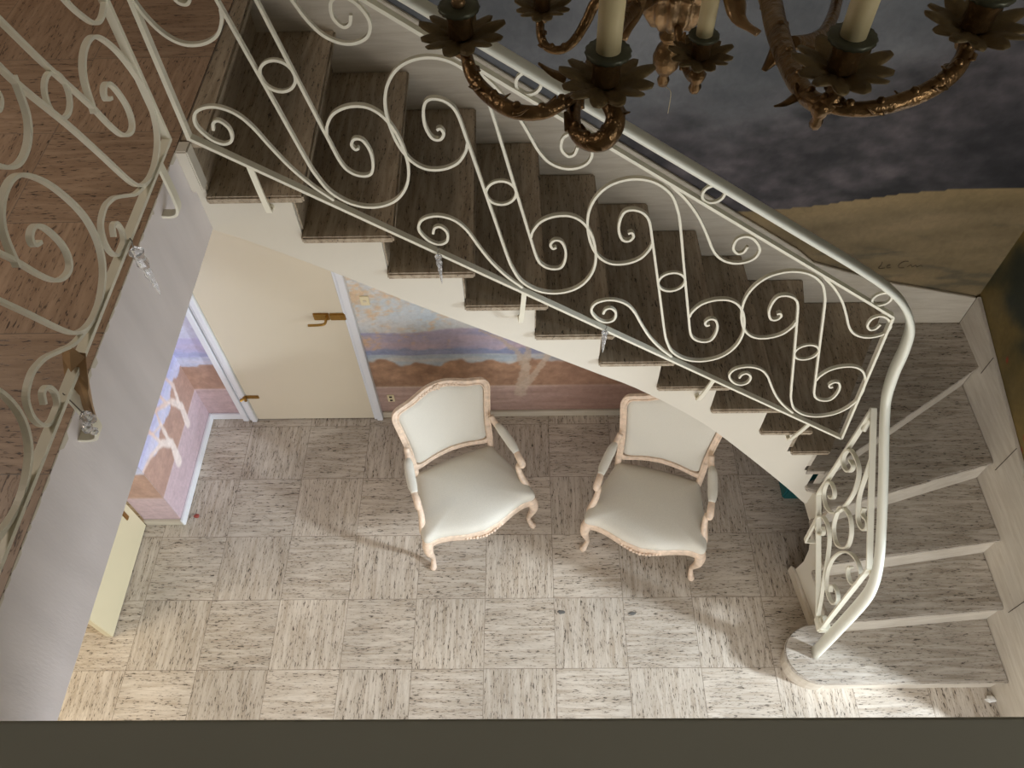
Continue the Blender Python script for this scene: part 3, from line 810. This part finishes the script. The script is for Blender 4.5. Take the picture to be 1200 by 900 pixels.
def place(c, a):      # empty at midpoint of the front feet
    return (c[0], c[1], 0)
armchair(place(((1.686+2.272)/2, (-.991-.729)/2), a1), a1, 'cream upholstered carved armchair standing clear of the stair, nearer the door')
armchair(place(((2.601+3.205)/2, (-.883-1.066)/2), a2), a2, 'cream upholstered carved armchair half tucked under the stair, its back cut off')

# ------------------------------------------------------------------ chandelier
F_ = 921.0
RC = Matrix.Rotation(math.radians(1.646),3,'Z') @ Matrix.Rotation(math.radians(35.47),3,'X') @ Matrix.Rotation(math.radians(-1.974),3,'Z')
CAM = Vector((2.2468,-2.8392,4.4548))
AX = Vector((2.54,-1.38,0))
CH = thing('chandelier', (2.54,-1.38,3.45), 'tarnished bronze chandelier with leaf cups and ivory candles hanging before the landing', 'chandelier')
br, bl = M['bronze'], M['bronze_leaf']
def chan_pt(p): return Vector(p)
col = MB()
col.lathe([(.001,3.470),(.010,3.476),(.013,3.488),(.009,3.498),(.016,3.506),(.026,3.520),(.028,3.540),(.022,3.560),(.014,3.572),(.020,3.580),(.022,3.588),(.012,3.598),(.016,3.606)], AX, 20)
col.build('finial', br, CH, smooth=True)
bw = MB(); bw.lathe([(.014,3.604),(.045,3.616),(.060,3.640),(.062,3.668),(.058,3.676),(.064,3.682),(.064,3.690),(.030,3.694)], AX, 72, .09, 14)
bw.build('bowl', M['gilt'], CH, smooth=True, label='ribbed gilt bowl')
cl = MB(); cl.lathe([(.028,3.69),(.022,3.72),(.040,3.76),(.030,3.82),(.018,3.86),(.036,3.93),(.040,4.0),(.022,4.06),(.016,4.2),(.030,4.28),(.012,4.34),(.008,4.42),(.006,5.59)], AX, 20)
cl.build('column', br, CH, smooth=True)
def flower(c, R, npet=12):
    c = Vector(c); nth = npet*8; rs = [.16,.3,.5,.7,.86,1.0]; V = []; F = []
    for side in (0, 1):
        for s in rs:
            for k in range(nth):
                a = 2*PI*k/nth; ph = (npet*a/(2*PI)) % 1.0
                pet = 1-abs(2*ph-1)**1.5; pet = pet*(.93+.07*math.cos(6*PI*ph))
                rmax = R*(.70+.32*pet)*(1+.04*math.sin(3*a+1.3)+.03*math.sin(5*a))
                r = R*.0+s*rmax if s > .6 else s*R*.9
                z = .012*(s**1.3)-.016*max(0, s-.75)+.004*pet*s-.0022*side+.003*math.sin(5*a)*s
                V.append(c+Vector((r*math.cos(a), r*math.sin(a), z)))
    nr = len(rs)
    for side in (0, 1):
        for i in range(nr-1):
            for k in range(nth):
                l = (k+1) % nth; b = side*nr*nth
                F.append((b+i*nth+k, b+i*nth+l, b+(i+1)*nth+l, b+(i+1)*nth+k))
    for k in range(nth):
        l = (k+1) % nth; e = (nr-1)*nth
        F.append((e+k, e+l, nr*nth+e+l, nr*nth+e+k)); F.append((k, l, nr*nth+l, nr*nth+k))
    return V, F
def cup(c, parent, R=.06, candle=.15, lean=(0,0)):
    c = Vector(c)
    V, F = flower(c, R); obj('leaf_cup', V, F, bl, parent, smooth=True)
    k = R/.06
    MB().lathe([(.004*k,-.030*k),(.012*k,-.022*k),(.015*k,-.008*k),(.012*k,.0),(.017*k,.006*k),(.0155*k,.022*k),(.019*k,.036*k),(.021*k,.042*k)], c, 20, .05, 10).build('socket', br, parent, smooth=True)
    MB().lathe([(.012*k,.038*k),(.026*k,.040*k),(.0275*k,.044*k),(.026*k,.047*k),(.012*k,.046*k)], c, 36, .03, 18).build('drip_pan', M['pan'], parent, smooth=True)
    if candle:
        MB().lathe([(.0148*k,.046*k),(.0152*k,.046*k+candle*.3),(.0148*k,.046*k+candle*.7),(.0142*k,.046*k+candle),(.006*k,.047*k+candle)], c, 20).build('candle', M['candle'], parent, smooth=True)
    else:
        MB().lathe([(.008*k,.046*k),(.0095*k,.050*k),(.009*k,.056*k),(.006*k,.056*k)], c, 16).build('candle_socket', M['gilt'], parent, smooth=True)
def leaf_bit(mb, p, d, L, wd):
    """small curling acanthus tip"""
    p = Vector(p); d = Vector(d).normalized()
    P = crom([p, p+d*L*.5+Vector((0,0,.003)), p+d*L+Vector((0,0,.012))], 4)
    mb.tube(P, [wd*(1-.75*i/(len(P)-1)) for i in range(len(P))], 6, sx=1.3, sy=.5)
def arm(pts, rads, mb=None, leaves=True):
    P = crom(pts, 6); rr = [v.x for v in crom([(r,0) for r in rads], 6)]
    mb = mb or MB(); n0 = 10
    mb.tube(P, rr, n0, power=1.7)
    if leaves:
        for i in range(4, len(P)-4, 5):
            T = (P[i+1]-P[i-1]).normalized(); side = T.cross(Vector((random.uniform(-.4,.4),random.uniform(-.4,.4),1))).normalized()*(1 if i % 2 else -1)
            leaf_bit(mb, P[i]+side*rr[i]*.5, side*.35+T*1.4+Vector((0,0,.05)), .020, .0075)
            mb.lathe([(.006*math.sin(PI*j/4)+.0003, .006*math.cos(PI*j/4)) for j in range(5)], P[i]+Vector((0,0,rr[i]*.8)), 6)
    return mb
def ca(*a): return tuple(a)
fl = Vector((2.167,-1.861,3.873)); f1 = Vector((2.349,-1.984,3.882)); f2 = Vector((2.620,-2.007,3.909)); fr4 = Vector((2.776,-1.967,3.935))
ul = Vector((2.070,-1.628,3.84)); far = Vector((2.289,-1.312,3.603)); smc = Vector((2.56,-1.571,3.655))
rim = lambda c: c+Vector((0,0,-.028))
CHS = []
def mk_arm(name_label, path, rads, cups, extra=None):
    mb = arm(path, rads)
    if extra: extra(mb)
    a = mb.build('arm', br, CH, smooth=True)
    for c, R, cd in cups: cup(c, a, R, cd)
    return a
def bud(mb, p, L=.04, r=.012):
    mb.lathe([(.0006,-L),(r*.55,-L*.9),(r*.8,-L*.7),(r*.6,-L*.5),(r,-L*.3),(r*1.1,-L*.1),(r*.6,.004)], p, 12, .08, 6)
# near left arm: swings in from the column, loops under its cup and sends a branch out to a cup without candle
def ex1(mb):
    arm([(2.173,-1.875,3.860),(2.182,-1.909,3.850),(2.201,-1.939,3.842),(2.234,-1.972,3.840),(2.272,-1.979,3.841),(2.301,-1.965,3.846),(2.318,-1.925,3.826)], [.008,.010,.011,.011,.010,.009,.008], mb)
    leaf_bit(mb, (2.302,-1.95,3.87), (-1,.1,.2), .035, .010)
mk_arm('', [(2.349,-1.986,3.868),(2.362,-2.010,3.853),(2.350,-2.030,3.838),(2.330,-2.023,3.828),(2.314,-1.996,3.826),(2.317,-1.931,3.824),(2.345,-1.823,3.803),(2.388,-1.676,3.762),(2.435,-1.527,3.716),(2.520,-1.40,3.69)],
       [.010,.013,.013,.012,.010,.010,.011,.013,.014,.012], [(f1,.060,.19),(fl,.0585,0)], ex1)
def ex2(mb):
    arm([(2.774,-1.970,3.925),(2.765,-1.992,3.912),(2.743,-2.014,3.902),(2.71,-2.03,3.892),(2.664,-2.042,3.885),(2.625,-2.036,3.880),(2.602,-2.015,3.876)], [.009,.010,.011,.011,.010,.009,.008], mb)
    arm([(2.612,-1.846,3.848),(2.649,-1.808,3.828),(2.689,-1.751,3.806),(2.723,-1.684,3.790),(2.752,-1.612,3.772),(2.770,-1.566,3.766)], [.010,.010,.009,.009,.009,.009], mb, False)
    bud(mb, (2.602,-2.03,3.882), .036, .010)
    leaf_bit(mb, (2.585,-1.99,3.865), (-.8,-.3,-.5), .035, .006)
    leaf_bit(mb, (2.600,-1.85,3.85), (-.5,-.5,-.7), .05, .012); leaf_bit(mb, (2.627,-1.86,3.85), (.8,-.3,-.2), .04, .012)
mk_arm('', [(2.620,-2.010,3.894),(2.612,-2.028,3.882),(2.598,-2.013,3.874),(2.592,-1.967,3.866),(2.594,-1.895,3.856),(2.603,-1.797,3.842),(2.618,-1.685,3.825),(2.622,-1.542,3.800),(2.560,-1.40,3.77)],
       [.010,.012,.012,.013,.015,.017,.017,.015,.012], [(f2,.060,.19),(fr4,.060,.19),(Vector((2.770,-1.562,3.795)),.058,.15)], ex2)
mk_arm('', [(2.285,-1.318,3.583),(2.287,-1.347,3.567),(2.300,-1.367,3.556),(2.327,-1.379,3.558),(2.354,-1.368,3.572),(2.376,-1.350,3.600),(2.400,-1.340,3.640),(2.455,-1.36,3.665),(2.52,-1.38,3.67)],
       [.009,.009,.009,.009,.010,.011,.012,.012,.010], [(far,.058,.15)])
def ex4(mb): bud(mb, (2.557,-1.588,3.640), .045, .014)
mk_arm('', [(2.559,-1.572,3.640),(2.557,-1.575,3.622),(2.552,-1.545,3.606),(2.546,-1.48,3.610),(2.541,-1.42,3.640)], [.009,.009,.008,.008,.008], [(smc,.058,.15)], ex4)
mk_arm('', [(2.070,-1.628,3.826),(2.085,-1.615,3.812),(2.14,-1.585,3.800),(2.24,-1.535,3.790),(2.36,-1.47,3.745),(2.50,-1.40,3.69)], [.009,.011,.012,.013,.013,.012], [(ul,.060,0)])
# arms turned away from the landing, seen only from elsewhere
for dx, dy in ((.52,.25),(-.45,.35),(.05,.58)):
    c = Vector((2.54+dx, -1.38+dy, 3.88))
    mk_arm('', [c+Vector((0,0,-.01)), c+Vector((-.04*dx,-.04*dy,-.04)), AX+Vector((dx*.75,dy*.75,3.83)), AX+Vector((dx*.45,dy*.45,3.79)), AX+Vector((dx*.15,dy*.15,3.72)), AX+Vector((0,0,3.70))], [.009,.012,.013,.014,.014,.012], [(c,.06,.17)])
lb = MB()
for P in ([(2.475,-1.43,3.735),(2.456,-1.464,3.735),(2.444,-1.514,3.705),(2.423,-1.564,3.689)], [(2.560,-1.44,3.80),(2.596,-1.555,3.765),(2.604,-1.600,3.744),(2.632,-1.634,3.737)]):
    Q = crom(P, 5); lb.tube(Q, [.008+.012*math.sin(PI*min(1,i/(len(Q)-1)+.15)) for i in range(len(Q))], 8, sy=.5)
lb.build('hanging_leaf', M['gilt'], CH, smooth=True)
MB().tube(crom([(2.545,-1.39,3.478),(2.556,-1.40,3.470),(2.557,-1.40,3.42)], 4), .0006, 5).build('loose_thread', M['candle'], CH)

# ------------------------------------------------------------------ small things
def plate(name, x, z, w, h, label, cat, toggles):
    t = thing(name, (x, YW, z), label, cat)
    MB().box((x-w/2,YW-.007,z-h/2),(x+w/2,YW,z+h/2)).build('cover_plate', M['switch'], t, bevel=.002)
    mb = MB()
    for dz in toggles: mb.box((x-w*.2,YW-.011,z+dz-h*.1),(x+w*.2,YW-.007,z+dz+h*.1))
    mb.build('rocker' if cat == 'switch' else 'socket_face', M['door'] if cat == 'switch' else M['dark_seam'], t, bevel=.001)
plate('light_switch', 1.359, 1.176, .05, .075, 'ivory light switch on the painted wall beside the door', 'switch', (0,))
plate('wall_outlet', 1.366, .216, .045, .075, 'ivory socket plate low on the painted wall beside the door', 'outlet', (-.018,.018))
def lump(name, loc, sx, sy, sz, mat, label, cat, seed=1):
    mb = MB(); rnd = random.Random(seed); n = 10; V = []; F = []
    rows = 5
    for i in range(rows+1):
        a = PI*i/rows
        for k in range(n):
            b = 2*PI*k/n; q = 1+rnd.uniform(-.25,.25)
            V.append((loc[0]+sx*q*math.sin(a)*math.cos(b), loc[1]+sy*q*math.sin(a)*math.sin(b), max(0.0005, loc[2]+sz-sz*math.cos(a)*1.0 if True else 0)))
    for i in range(rows):
        for k in range(n):
            l = (k+1) % n; F.append((i*n+k, i*n+l, (i+1)*n+l, (i+1)*n+k))
    F.append(tuple(range(n-1,-1,-1))); F.append(tuple(rows*n+k for k in range(n)))
    o = obj(name, V, F, mat); return tag(o, label, cat)
lump('red_scrap', (.182,-.66,0), .016, .014, .010, M['red'], 'small red scrap lying on the floor beside the painted nook', 'debris', 3)
lump('grey_flake', (2.438,-1.284,0), .022, .011, .002, M['chip'], 'grey flake on the floor tiles, left of the two, below the gap between armchairs', 'debris', 5)
lump('grey_flake', (2.846,-1.294,0), .022, .010, .002, M['chip'], 'grey flake on the floor tiles, right of the two, in front of the tucked armchair', 'debris', 6)
lump('paper_scrap', (4.712,-1.775,0), .032, .018, .012, M['paper'], 'crumpled white scrap on the floor at the right foot of the staircase', 'debris', 8)
tb = MB().box((3.845,-.575,0),(4.10,-.33,.14)); o = tb.build('teal_box', M['teal'], bevel=.01); tag(o, 'teal box pushed back under the staircase', 'box')
# painted signature on the ochre hill
def stroke(pts, r=.004):
    return [(x, YW-.0015, z) for x, z in [(p.x, p.y) for p in crom(pts, 5)]]
sg = MB(); x0, z0 = 4.13, 1.40
strokes = [[(0,.045),(.002,.02),(-.004,0),(.012,-.004),(.03,.0)],
           [(.038,.012),(.05,.02),(.045,.026),(.036,.014),(.042,.0),(.058,.003)],
           [(.135,.048),(.11,.046),(.095,.022),(.105,.0),(.13,.0)],
           [(.145,.006),(.16,.02),(.17,.004),(.185,.018),(.195,.004),(.212,.016),(.225,.004)]]
for s in strokes: sg.tube(stroke([(x0+a, z0+b-.02) for a, b in s]), .0022, 6)
o = sg.build('signature', M['ink']); o.parent = bpy.data.objects['wall_back']

# ------------------------------------------------------------------ light
def area(name, loc, target, sx, sy, power, col, spread=PI):
    l = bpy.data.lights.new(name, 'AREA'); l.shape = 'RECTANGLE'; l.size = sx; l.size_y = sy
    l.energy = power; l.color = col; l.spread = spread
    o = bpy.data.objects.new(name, l); COL.objects.link(o); o.location = loc
    o.rotation_euler = (Vector(target)-Vector(loc)).to_track_quat('-Z', 'Y').to_euler()
    return o
# daylight outside the tall glazed opening in the right-hand wall
area('daylight_garden_door', (7.4,-3.31,2.95), (1.6,-1.0,.4), .36, .9, 440, (.80,.90,1.0))
# daylight from the glazed front of the hall, under the landing
area('daylight_front', (3.0,-4.9,1.45), (2.8,-1.0,.3), 3.2, 1.9, 104, (.95,.97,1.0))
# warm lamp light in the room on the left
area('lamp_left_room', (-1.3,-2.0,1.7), (.0,-1.9,.0), 1.0, 1.0, 26, (1.0,.80,.52))
# faint light upstairs: a lamp over the gallery and a window to the right of the viewer
area('lamp_gallery', (-1.2,-1.2,5.2), (.2,-1.4,3.0), .8, .8, 12, (1.0,.86,.74), math.radians(100))
area('window_upstairs', (4.65,-3.9,4.45), (1.6,-1.2,2.8), .8, .8, 13, (1.0,.96,.88), math.radians(120))
w = bpy.data.worlds.new('World'); sc.world = w; w.use_nodes = True
bg = w.node_tree.nodes['Background']; bg.inputs[0].default_value = (.85,.92,1.0,1); bg.inputs[1].default_value = 1.0

# ------------------------------------------------------------------ camera
cd = bpy.data.cameras.new('Camera'); cam = bpy.data.objects.new('Camera', cd); COL.objects.link(cam)
cd.sensor_fit = 'HORIZONTAL'; cd.sensor_width = 36; cd.lens = 921.0/1200*36; cd.clip_start = .02
cam.matrix_world = Matrix.Translation(CAM) @ RC.to_4x4()
sc.camera = cam
sc.view_settings.view_transform = 'Standard'; sc.view_settings.look = 'None'
sc.view_settings.exposure = 0.0; sc.view_settings.gamma = 1.0; sc.view_settings.use_curve_mapping = False
sc.cycles.use_denoising = True
sc.cycles.diffuse_bounces = 6; sc.cycles.max_bounces = 12
